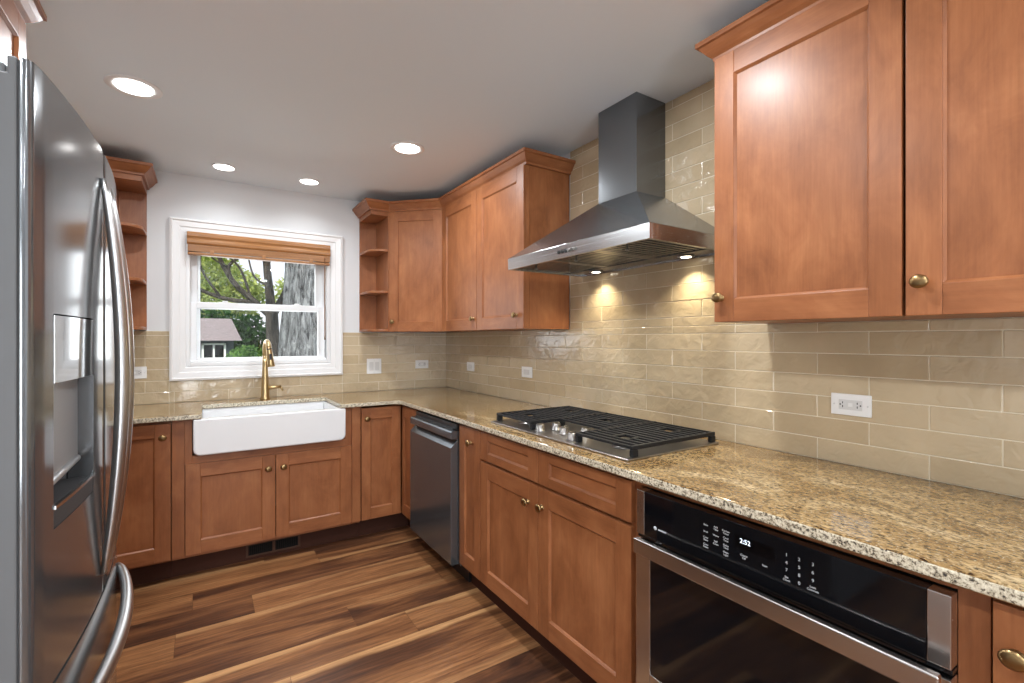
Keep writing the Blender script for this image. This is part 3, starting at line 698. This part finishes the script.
# ------------------------------------------------------------------ cooktop
t = thing('gas_cooktop', 'steel five-burner gas cooktop with black grates set in granite', 'cooktop', (0, -2.219, CT), RR)
b = MB().box(-.456, .456, -.592, -.085, .0006, .008); obj('tray', b, plain('cooktop_steel', (.42, .40, .385), .3, 1), t, .004, 3)
def burner(x, y, r):
    q = obj('burner', MB().lathe([(r+.02, .0085), (r+.018, .011), (r, .012), (r*.95, .022), (r*.6, .024)], (x, y, 0), seg=28), CHROME, t)
    obj('burner_cap', MB().lathe([(r*.92, .0242), (r*.95, .028), (r*.85, .032), (r*.3, .033)], (x, y, 0), seg=28), BLACK, q)
for x, y, r in ((-.31, -.455, .035), (-.31, -.21, .03), (.31, -.455, .03), (.31, -.21, .04), (0, -.23, .05)): burner(x, y, r)
def grate(x0, x1, y0, y1, gaps):
    b = MB(); z0, z1 = .036, .047; w = .0055
    for x in (x0, x1): b.box(x-w, x+w, y0, y1, z0-.004, z1)
    n = max(5, round((y1-y0)/.036))
    for i in range(n+1):
        y = y0 + w + (y1-y0-2*w)*i/n
        segs = [(x0, x1)]
        for gx0, gx1, gi in gaps:
            if i in gi: segs = [(x0, gx0), (gx1, x1)]
        for a, c in segs: b.box(a+.0056, c-(.0056 if c == x1 else 0), y-w, y+w, z0, z1-.0006)
    xm = (x0+x1)/2
    for gx0, gx1, gi in gaps:
        for x in (gx0, gx1): b.box(x-w, x+w, y0+w+(y1-y0-2*w)*(min(gi)-1)/n, y0+w+(y1-y0-2*w)*(max(gi)+1)/n, z0, z1-.001)
    for x in (x0, x1):
        for y in (y0+.015, y1-.015): b.box(x-.008, x+.008, y-.014, y+.014, .0085, z0-.0041)
    return b
obj('grate', grate(-.441, -.155, -.562, -.095, [(-.345, -.275, [3]), (-.345, -.275, [10])]), BLACK, t, .002)
obj('grate', grate(-.150, .150, -.40, -.095, [(-.04, .04, [4])]), BLACK, t, .002)
obj('grate', grate(.155, .441, -.562, -.095, [(.275, .345, [3]), (.275, .345, [10])]), BLACK, t, .002)
for x, y in ((-.115, -.535), (-.095, -.462), (-.004, -.492), (.062, -.43), (.108, -.54)):
    kb = obj('control_knob', MB().lathe([(.026, .0085), (.026, .011), (.021, .013), (.0195, .034), (.017, .0365), (.01, .037)], (x, y, 0), seg=24), CHROME, t)
    obj('grip', MB().box(x-.0045, x+.0045, y-.018, y+.018, .0372, .041), CHROME, kb, .0015)

# ------------------------------------------------------------------ range hood
t = thing('range_hood', 'stainless chimney range hood on the tiled wall over cooktop', 'range hood', (0, -2.238, 0), RR)
hx, hd, zb, zm, zt = .452, -.503, 1.673, 1.729, 1.972
dx0, dx1, dd = -.122, .117, -.20
obj('chimney', MB().box(dx0, dx1, dd, -.0095, zt+.0005, CEIL-.001), SS_HOOD, t, .0015)
b = MB().hexa([(-hx, hd, zm+.0003), (hx, hd, zm+.0003), (hx, -.0095, zm+.0003), (-hx, -.0095, zm+.0003)], [(dx0-.003, dd-.003, zt), (dx1+.003, dd-.003, zt), (dx1+.003, -.0095, zt), (dx0-.003, -.0095, zt)])
obj('canopy', b, SS_HOOD, t, .001)
b = MB().box(-hx, hx, hd, hd+.012, zb, zm).box(-hx, -hx+.012, hd+.012, -.0095, zb, zm).box(hx-.012, hx, hd+.012, -.0095, zb, zm).box(-hx+.012, hx-.012, -.02, -.0095, zb, zm)
band = obj('rim_band', b, SS_X, t, .001)
b = MB().box(-hx+.012, hx-.012, hd+.012, hd+.03, zb+.006, zb+.012).box(-hx+.012, hx-.012, -.13, -.02, zb+.006, zb+.012); obj('underside_plate', b, SS_HOOD, t)
fw = (2*hx-.024)/3
for i in range(3):
    a = -hx+.012+i*fw; b = MB()
    y0, y1 = hd+.03, -.13
    b.box(a+.002, a+fw-.002, y0, y1, zb+.022, zb+.026, 1)
    b.box(a+.002, a+.022, y0, y1, zb+.007, zb+.0219).box(a+fw-.022, a+fw-.002, y0, y1, zb+.007, zb+.0219)
    nb = 9
    for k in range(nb):
        x = a+.03+k*(fw-.06)/(nb-1); b.box(x-.008, x+.008, y0+.005, y1-.005, zb+.009, zb+.013)
    f = obj('baffle_filter', b, [SS_HOOD, SLOT], t, .001)
    obj('filter_pull', MB().lathe([(.004, 0), (.004, .014), (.008, .016), (.008, .020), (.003, .022)], (a+fw/2, y0+.03, zb+.0088), (0, 0, -1), 12), CHROME, f)
for k, x in enumerate((-.045, -.022, .001, .022, .043, .062)):
    obj('button', MB().lathe([(.0085, 0), (.0085, .003), (.007, .004)], (x+.0, hd-.0001, 1.700), (0, -1, 0), 14), BLKPLAST if k < 3 else CHROME, band)
for x in (-.275, .275):
    lp = obj('hood_light', MB().lathe([(.036, 0), (.036, .004), (.028, .005), (.028, .0035)], (x, -.072, zb+.0058), (0, 0, -1), 24), CHROME, t)
    obj('lens', MB().lathe([(.021, 0), (.021, .001)], (x, -.072, zb+.0012), (0, 0, -1), 20), LED, lp)
    wy = -2.238 - x
    l = area('hood_lamp', (-.072, wy, zb-.006), (0, 0, 0), .05, .05, 1.5, (1, .88, .62), 'DISK', math.radians(120)); l.rotation_euler = (0, math.radians(12), 0)

# ------------------------------------------------------------------ refrigerator
t = thing('refrigerator', 'tall stainless french-door refrigerator with bowed handles at left', 'refrigerator', (LEFT, -2.27, 0), LL)
def fly(lx): return -(.887 - .030*(lx/.455)**2)
BK = -.8415
def arc_slab(mb, a, b, z0, z1, r0=True, r1=True, off=0.0, mi=0):
    n = max(4, int(abs(b-a)/.02)); pts = []
    R = .014
    if r0: pts += [(a, BK), (a, fly(a)+R)] + [(a+R-R*math.cos(i/5*PI/2), fly(a)+R-R*math.sin(i/5*PI/2)) for i in range(1, 6)]
    else: pts += [(a, BK), (a, fly(a))]
    s, e = (a+R if r0 else a), (b-R if r1 else b)
    for i in range(1, n): x = s+(e-s)*i/n; pts.append((x, fly(x)))
    if r1: pts += [(b-R+R*math.sin(i/5*PI/2), fly(b)+R-R*math.cos(i/5*PI/2)) for i in range(0, 5)] + [(b, fly(b)+R), (b, BK)]
    else: pts += [(b, fly(b)), (b, BK)]
    pts = [(x, y-off) for x, y in pts]
    mb.prism(pts, z0, z1, axis=2, mi=mi)
CH = -.785
obj('case', MB().box(-.455, .455, CH, -.03, .03, 1.755), FR_SIDE, t, .004)
obj('hinge_cover', MB().box(-.44, -.37, -.822, CH+.10, 1.7565, 1.776), FR_SIDE, t, .004)
obj('hinge_cover', MB().box(.37, .44, -.822, CH+.10, 1.7565, 1.776), FR_SIDE, t, .004)
obj('gasket', MB().box(-.447, .447, -.7995, CH-.0005, .08, 1.75), GASKET, t)
ZS, ZT = .715, 1.783
D0, D1, DZ0, DZ1 = -.375, -.125, .985, 1.372
b = MB(); arc_slab(b, -.455, D0, ZS, ZT, True, False); arc_slab(b, D1, -.003, ZS, ZT, False, True); arc_slab(b, D0, D1, DZ1, ZT, False, False); arc_slab(b, D0, D1, ZS, DZ0, False, False)
dl_ = obj('door', b, FR_DOOR, t, smooth=True)
b = MB(); arc_slab(b, .003, .455, ZS, ZT); drr = obj('door', b, FR_DOOR, t, smooth=True)
b = MB(); arc_slab(b, -.455, .455, .09, ZS-.008); fz = obj('freezer_drawer', b, FR_DOOR, t, smooth=True)
obj('base_grille', MB().box(-.44, .44, -.80, -.79, .01, .08), BLKPLAST, t)
def liner(par, a, b, z0, z1, top):
    mb = MB().prism([(-.80, z0), (-.8385, z0), (-.8385, z1), (-.8265, z1), (-.8265, top), (-.80, top)], a, b, axis=0); obj('door_liner', mb, FR_SIDE, par, .003)
    obj('edge_seal', MB().box(a+.004, b-.004, -.8385, -.8413, z0+.004, z1-.004), GASKET, par)
liner(dl_, -.455, D0-.002, ZS, ZT, 1.755); liner(dl_, D1+.002, -.003, ZS, ZT, 1.755); liner(drr, .003, .455, ZS, ZT, 1.755); liner(fz, -.455, .455, .09, ZS-.008, ZS-.008)
# dispenser
DISP = steel('dispenser_steel', (.40, .405, .41), .38, 0, .06, .03, 60, 0, .6)
b = MB(); xs = [D0+.002+(D1-D0-.004)*i/8 for i in range(9)]
poly = [(x, fly(x)-.001) for x in xs] + [(D1-.002, -.84), (D0+.002, -.84)]
b.prism(poly, 1.247, DZ1-.003); dsp = obj('dispenser_panel', b, steel('dispenser_mirror', (.42, .425, .43), .07, 0, .02, .01), dl_, smooth=True)
obj('dispenser_back', MB().box(D0-.001, D1+.001, -.802, -.826, DZ0-.002, 1.068).box(D0-.001, D1+.001, -.802, -.858, 1.068, 1.2465), DISP, dl_)
poly = [(x, fly(x)+.001) for x in xs] + [(D1-.002, -.825), (D0+.002, -.825)]
b = MB().prism(poly, DZ0+.001, 1.02); tr = obj('drip_tray', b, GASKET, dl_)
poly = [(x, fly(x)-.003) for x in xs] + [(x, fly(x)+.004) for x in xs[::-1]]
obj('tray_lip', MB().prism(poly, 1.0205, 1.027), SS_X, tr)
obj('dispenser_bar', MB().tube([(D0+.002, -.858, 1.066), (D1-.012, -.858, 1.066)], .0075, 12), DISP, dl_)
# handles
def bow(lx, sgn, par):
    pts, rad = [], []
    for i in range(25):
        u = i/24; z = .765+(1.71-.765)*u; o = .036*math.sin(PI*u)**.85
        pts.append((lx, fly(lx)-.004-o, z)); rad.append(.007+.0115*math.sin(PI*u)**.6)
    obj('handle', MB().tube(pts, rad, 14, up=(1, 0, 0), flat=.8), FR_HND, par)
bow(-.045, -1, dl_); bow(.045, 1, drr)
pts, rad = [], []
for i in range(33):
    u = i/32; lx = -.43+.86*u; o = .03*math.sin(PI*u)**.6; pts.append((lx, fly(lx)-.004-o, .60)); rad.append(.013+.006*math.sin(PI*u)**.5)
obj('handle', MB().tube(pts, rad, 14, up=(0, 0, 1), flat=.8), FR_HND, fz)

# ------------------------------------------------------------------ outlets and switches
def plate(name, label, cat, loc, rz, w, h, kind, group=None):
    t = thing(name, label, cat, loc, rz, group)
    obj('cover_plate', MB().box(-w/2, w/2, -.0055, -.0002, -h/2, h/2), PLAST, t, .002)
    if kind == 'outlet':
        dv = obj('receptacle', MB().box(-.034, .034, -.0072, -.0056, -.0165, .0165), PLASTG, t, .001)
        for s in (-1, 1):
            b = MB().box(s*.021-.0105, s*.021+.0105, -.0077, -.0073, -.0135, .0135)
            b.box(s*.021-.0012-.001, s*.021+.0012-.001, -.0081, -.0078, -.0095, -.0025, 1).box(s*.021-.0022, s*.021+.0002, -.0081, -.0078, .003, .0095, 1)
            b.lathe([(.0024, 0), (.0024, .0004)], (s*.021+s*.008, -.0077, 0), (0, -1, 0), 10, 1)
            obj('socket', b, [PLASTG, SLOT], dv)
        obj('test_button', MB().box(-.006, .006, -.0082, -.0073, -.006, .006), PLAST, dv)
    elif kind == 'switch':
        for x in ((-.023, .023) if w > .11 and h > .1 else (0,)):
            hw, hh = (.0165, .033) if h > .1 else (.033, .0165)
            obj('rocker', MB().box(x-hw, x+hw, -.0085, -.0056, -hh, hh), PLASTG, t, .0015)
    b = MB()
    for s in (-1, 1):
        if h > .1: b.lathe([(.003, 0), (.003, .0006)], (0, -.0056, s*.048), (0, -1, 0), 8)
        else: b.lathe([(.003, 0), (.003, .0006)], (s*.048, -.0056, 0), (0, -1, 0), 8)
    obj('screw', b, PLASTG, t)
D = -.0083
G = 'white electrical plates on the tile backsplash'
plate('wall_outlet', 'white outlet on tile under the large cabinet right of cooktop', 'outlet', (D, -3.101, 1.1115), RR, .116, .07, 'outlet', G)
plate('wall_outlet', 'white wall plate on right tiles left of the cooktop', 'outlet', (D, -1.246, 1.112), RR, .118, .07, 'switch', G)
plate('wall_outlet', 'small white wall plate on right tiles nearest the back corner', 'outlet', (D, -.466, 1.1105), RR, .118, .07, 'switch', G)
plate('light_switch', 'double white rocker switch on back tiles right of the window', 'switch', (-.638, D, 1.112), 0, .116, .12, 'switch', G)
plate('wall_outlet', 'white outlet on back tiles between double switch and corner', 'outlet', (-.2325, D, 1.116), 0, .117, .07, 'outlet', G)
plate('wall_outlet', 'white outlet on back tiles left of window beside refrigerator', 'outlet', (-2.142, D, 1.1165), 0, .116, .075, 'outlet', G)

# ------------------------------------------------------------------ blind
t = thing('window_blind', 'golden wood blind gathered at the top of the window', 'blind', (-1.426, 0, 2.034))
b = MB(); hw = .447
b.prism([(-.0405, 0-.001), (-.0495, -.012), (-.0495, -.03), (-.043, -.046), (-.0445, -.05), (-.051, -.058), (-.051, -.072), (-.0445, -.084), (-.035, -.084), (-.035, -.001)], -hw, hw, axis=0)
obj('valance', b, BLIND, t, .002)
b = MB()
for i in range(8):
    z = -.089-.0055*i; b.box(-hw+.004, hw-.004, -.048, .0, z-.0024, z+.0024)
obj('slat_stack', b, BLIND, t)
obj('bottom_rail', MB().box(-hw+.004, hw-.004, -.050, .002, -.152, -.136), BLIND, t, .004)
obj('headrail', MB().box(-hw+.003, hw-.003, -.034, .02, -.05, -.003), BLIND, t)
for x in (-.31, 0, .31): obj('tassel_clip', MB().box(x-.012, x+.012, -.054, -.0505, -.148, -.118), BLIND, t, .002)
wd = obj('tilt_wand', MB().tube([(.405, -.054, -.10), (.405, -.054, -.40), (.406, -.054, -.68), (.406, -.054, -.712)], [.0035, .004, .0045, .006], 10), plain('wand_brown', (.20, .085, .035), .4), t)

# ------------------------------------------------------------------ recessed ceiling lights
def downlight(label, x, y, ro, ri, power, src=None):
    t = thing('recessed_light', label, 'ceiling light', (x, y, CEIL), 0, 'recessed ceiling lights')
    obj('trim_ring', MB().lathe([(ro, -.0004), (ro, -.004), (ro-.006, -.007), (ri+.004, -.005), (ri, -.002)], (0, 0, 0), seg=40), TRIM, t)
    obj('lens', MB().lathe([(ri-.0005, -.0052), (ri-.0005, -.008), (ri*.7, -.0095)], (0, 0, 0), seg=36), LENS, t)
    area('downlight', (x, y, CEIL-.014), (0, 0, 0), ri*1.8, ri*1.8, power, (.93, .968, 1), 'DISK', math.radians(180 if power > 5 else 135))
downlight('large recessed ceiling light in front of the refrigerator', -2.035, -1.208, .10, .067, 12)
downlight('round recessed ceiling light nearest the range hood cabinets', -.815, -1.219, .094, .066, 12)
downlight('left one of the two small recessed lights above the window', -1.675, -.312, .064, .055, 1.3)
downlight('right one of the two small recessed lights above the window', -1.175, -.309, .064, .055, 1.3)
# front pair follows cabinet reflections; lamps behind the camera are added fill without fixtures
for x, y in ((-2.03, -2.69), (-.84, -2.72), (-2.03, -4.2), (-.84, -4.2), (-2.03, -5.7), (-.84, -5.7)):
    area('downlight', (x, y, CEIL-.014), (0, 0, 0), .14, .14, 13, (.93, .968, 1), 'DISK')

# ------------------------------------------------------------------ outside the window
GZ = -.9
struct('ground', MB().box(-40, 40, .3, 60, GZ-.2, GZ), leafmat('lawn_green', (.10, .2, .04), (.10, .2, .04)))
def leaves(name, centers, n, size, m, parent, seed=1):
    rs = np.random.RandomState(seed); V = np.zeros((n*4, 3)); w = np.array([c[3]*c[4]*c[5] for c in centers]); w = w/w.sum(); pick = rs.choice(len(centers), n, p=w)
    C = np.array(centers)[pick]; d = rs.normal(size=(n, 3)); d /= np.linalg.norm(d, axis=1)[:, None]; r = rs.uniform(.25, 1, size=(n, 1))**.5
    p = C[:, :3] + d*r*C[:, 3:6]
    a = rs.normal(size=(n, 3)); a /= np.linalg.norm(a, axis=1)[:, None]; b = np.cross(a, rs.normal(size=(n, 3))); b /= np.linalg.norm(b, axis=1)[:, None]
    s = size*rs.uniform(.6, 1.3, size=(n, 1))
    V[0::4] = p-a*s; V[1::4] = p+b*s*.5; V[2::4] = p+a*s; V[3::4] = p-b*s*.5
    me = bpy.data.meshes.new(name); F = np.arange(n*4).reshape(n, 4); me.from_pydata(V.tolist(), [], F.tolist())
    at = me.attributes.new('rnd', 'FLOAT', 'FACE'); at.data.foreach_set('value', rs.uniform(size=n).astype(np.float32))
    return obj(name, me, m, parent)
# big near trunk
t = thing('tree', 'thick grey furrowed tree trunk close outside the window at right', 'tree', (-.33, 3.9, GZ))
pts = [(0.0, 0, 0), (-.02, 0, .6), (-.03, 0, 1.8), (.03, 0, 2.8), (.07, 0, 3.6), (.12, 0, 6.0)]
P2, R2 = [], []
for i in range(40):
    u = i/39*(len(pts)-1); k = min(int(u), len(pts)-2); f = u-k; P2.append(Vector(pts[k]).lerp(Vector(pts[k+1]), f)); R2.append(.50*(1-.05*i/39)+(.18*math.exp(-i/2.5)))
tb = MB().tube(P2, R2, 64)
for v in tb.bm.verts:
    a = math.atan2(v.co.y, v.co.x); q = .014*math.sin(a*19+v.co.z*3.1+2*math.sin(v.co.z*1.7))+.012*math.sin(a*31-v.co.z*5); v.co.x += q*math.cos(a); v.co.y += q*math.sin(a)
obj('trunk', tb, BARK, t)
leaves('crown', [(0, .3, 7.2, 2.6, 2.6, 1.4)], 3500, .16, LEAF_L, t, 3)
# forked tree behind it
t = thing('tree', 'dark forked tree with spreading branches in the middle of the window', 'tree', (-.32, 9.0, GZ))
tb = MB()
def limb(p, r0, r1, seg=10):
    p = [Vector(q) for q in p]; out = []
    for i in range(len(p)-1):
        for k in range(6): 
            f = k/6; a = p[max(i-1, 0)]; b = p[i]; c = p[i+1]; d = p[min(i+2, len(p)-1)]
            out.append(.5*((2*b)+(c-a)*f+(2*a-5*b+4*c-d)*f*f+(3*b-a-3*c+d)*f**3))
    out.append(p[-1]); n = len(out)
    tb.tube(out, [.68*r0+(r1*.68-r0*.68)*i/(n-1) for i in range(n)], seg)
limb([(.05, 0, 0), (.02, 0, 1.2), (-.02, 0, 2.0), (-.06, 0, 2.9)], .27, .2, 14)
limb([(-.06, 0, 2.7), (-.10, 0, 3.3), (-.16, .1, 4.1), (-.2, .1, 5.3), (-.1, .2, 7)], .17, .07)
limb([(-.06, 0, 2.8), (.22, 0, 3.3), (.36, 0, 3.9), (.34, -.1, 4.5), (.5, 0, 6.4)], .15, .06)
limb([(-.06, 0, 2.75), (-.4, 0, 3.1), (-.85, 0, 3.55), (-1.2, .1, 4.3), (-1.5, .1, 5.6)], .12, .05)
limb([(-.85, 0, 3.5), (-.95, 0, 3.9), (-.7, 0, 4.15), (-.3, -.1, 4.25), (-.05, -.1, 4.6)], .06, .03)
limb([(-.4, 0, 3.1), (-1.1, .2, 3.2), (-1.8, .3, 3.6), (-2.3, .3, 4.6)], .09, .03)
limb([(-.15, .1, 4.0), (-.5, .1, 4.6), (-1.0, .2, 5.2)], .06, .02)
limb([(-.2, .1, 4.2), (.1, .1, 4.7), (.15, .1, 5.5)], .05, .02)
for pth, r in (([(-.5, 0, 3.2), (-.75, -.1, 3.9), (-1.2, -.1, 4.3)], .05), ([(-1.1, .2, 3.2), (-1.5, .1, 3.9), (-1.35, .1, 4.6)], .05), ([(.3, 0, 3.6), (.6, .1, 4.1), (.7, .1, 5.0)], .05),
              ([(-.16, .1, 4.0), (.1, 0, 4.35), (.3, 0, 4.4)], .035), ([(-1.5, .2, 3.4), (-1.9, .2, 3.3), (-2.4, .2, 3.7)], .04), ([(-.95, 0, 3.9), (-1.3, -.1, 4.1), (-1.5, 0, 4.7)], .035), ([(-.12, 0, 3.5), (-.45, 0, 3.75), (-.6, .1, 4.5)], .045)):
    limb(pth, r, r*.4, 8)
obj('trunk', tb, BARK_D, t)
leaves('crown', [(-.9, .6, 5.6, 2.0, 1.2, .9), (.8, .8, 5.3, 1.5, 1.0, .9), (-1.9, .3, 4.5, .9, .8, .7), (-1.2, .9, 4.0, .7, .5, .4), (-.4, .8, 4.9, .8, .6, .5), (-1.6, 1.2, 3.4, .8, .5, .4)], 4200, .075, LEAF_L, t, 5)
# house
t = thing('house', 'low house with pinkish shingle roof beyond the trees', 'house', (-1.936, 16, GZ))
hb = obj('walls', MB().box(-5, 1.12, .25, 5, 0, 2.18), plain('teal_siding', (.05, .075, .085), .7), t)
fo = MB().box(-.04+.174, .04+.831, .17, .249, 1.53, 1.58).box(.134, .20, .17, .249, 1.55, 2.07).box(.805, .871, .17, .249, 1.55, 2.07).box(.134, .871, .17, .249, 2.03, 2.08).box(.47, .53, .17, .249, 1.58, 2.04)
wf = obj('window', fo, TRIM, hb); obj('pane', MB().box(.2, .805, .20, .22, 1.58, 2.03), BLKGLASS, wf)
def roof_mat():
    m, tt, bb = mat('shingles'); n = noise(tt, mapped(tt, (3, 10, 10)), 3, 4); r = ramp(tt, [(.3, (.16, .128, .125)), (.7, (.28, .23, .225))]); tt.links.new(n.outputs[0], r.inputs[0]); tt.links.new(r.outputs[0], bb.inputs['Base Color']); bb.inputs['Roughness'].default_value = .9; return m
obj('roof', MB().hexa([(-5.3, -.1, 2.18), (1.36, -.1, 2.18), (1.36, 5.3, 2.18), (-5.3, 5.3, 2.18)], [(-4, 1.6, 3.02), (1.10, 1.6, 3.02), (1.10, 3.4, 3.02), (-4, 3.4, 3.02)]), roof_mat(), t)
def bush(name, label, cat, x, y, blobs, n, s, m, seed):
    t = thing(name, label, cat, (x, y, GZ)); h = max(b[2] for b in blobs)
    obj('stem', MB().tube([(0, 0, 0), (.03, 0, h*.5), (0, .02, h)], [.06, .05, .02], 8), BARK_D, t)
    leaves('foliage', blobs, n, s, m, t, seed)
bush('bush', 'bright green bush in front of the house wall', 'bush', -.55, 14, [(0, 0, 1.5, .62, .5, .55), (-.35, 0, 1.2, .5, .5, .5), (.45, .1, 1.35, .5, .4, .5)], 2600, .07, LEAF_M, 8)
bush('evergreen_tree', 'dark evergreen tree standing behind the shingle roof', 'tree', -1.3, 24, [(0, 0, 2.3, 1.9, 1.2, 1.5), (1.6, 0, 2.1, 1.2, 1., 1.4), (-1.8, 0, 2.4, 1.5, 1.1, 1.4), (1.0, 0, 1.4, 1.4, 1, 1.2)], 6500, .15, LEAF_D, 9)
bush('evergreen_tree', 'dark evergreen tree low behind the forked trunk', 'tree', 2.6, 21, [(0, 0, 1.6, 1.5, 1.0, 1.5), (1.6, 0, 1.7, 1.2, 1, 1.3)], 3000, .15, LEAF_D, 10)
bush('tree', 'pale yellow-green tree filling the left of the upper pane', 'tree', -2.4, 28, [(0, 0, 6.2, 2.6, 1.5, 1.6), (2.2, 0, 5.3, 1.6, 1.2, 1.1), (-1.0, 0, 4.6, 1.8, 1.2, 1.1), (1.0, 0, 4.2, 1.5, 1.2, 1.0), (2.6, .5, 4.6, 1.4, 1.2, 1.2)], 11000, .13, LEAF_L, 11)
bush('tree', 'pale green tree seen beyond the fork of the dark tree', 'tree', 3.2, 24, [(0, 0, 4.6, 2.0, 1.4, 1.3), (1.8, 0, 6.2, 1.8, 1.4, 1.4), (-.8, 0, 7.4, 1.5, 1.2, .9)], 3200, .15, LEAF_L, 12)
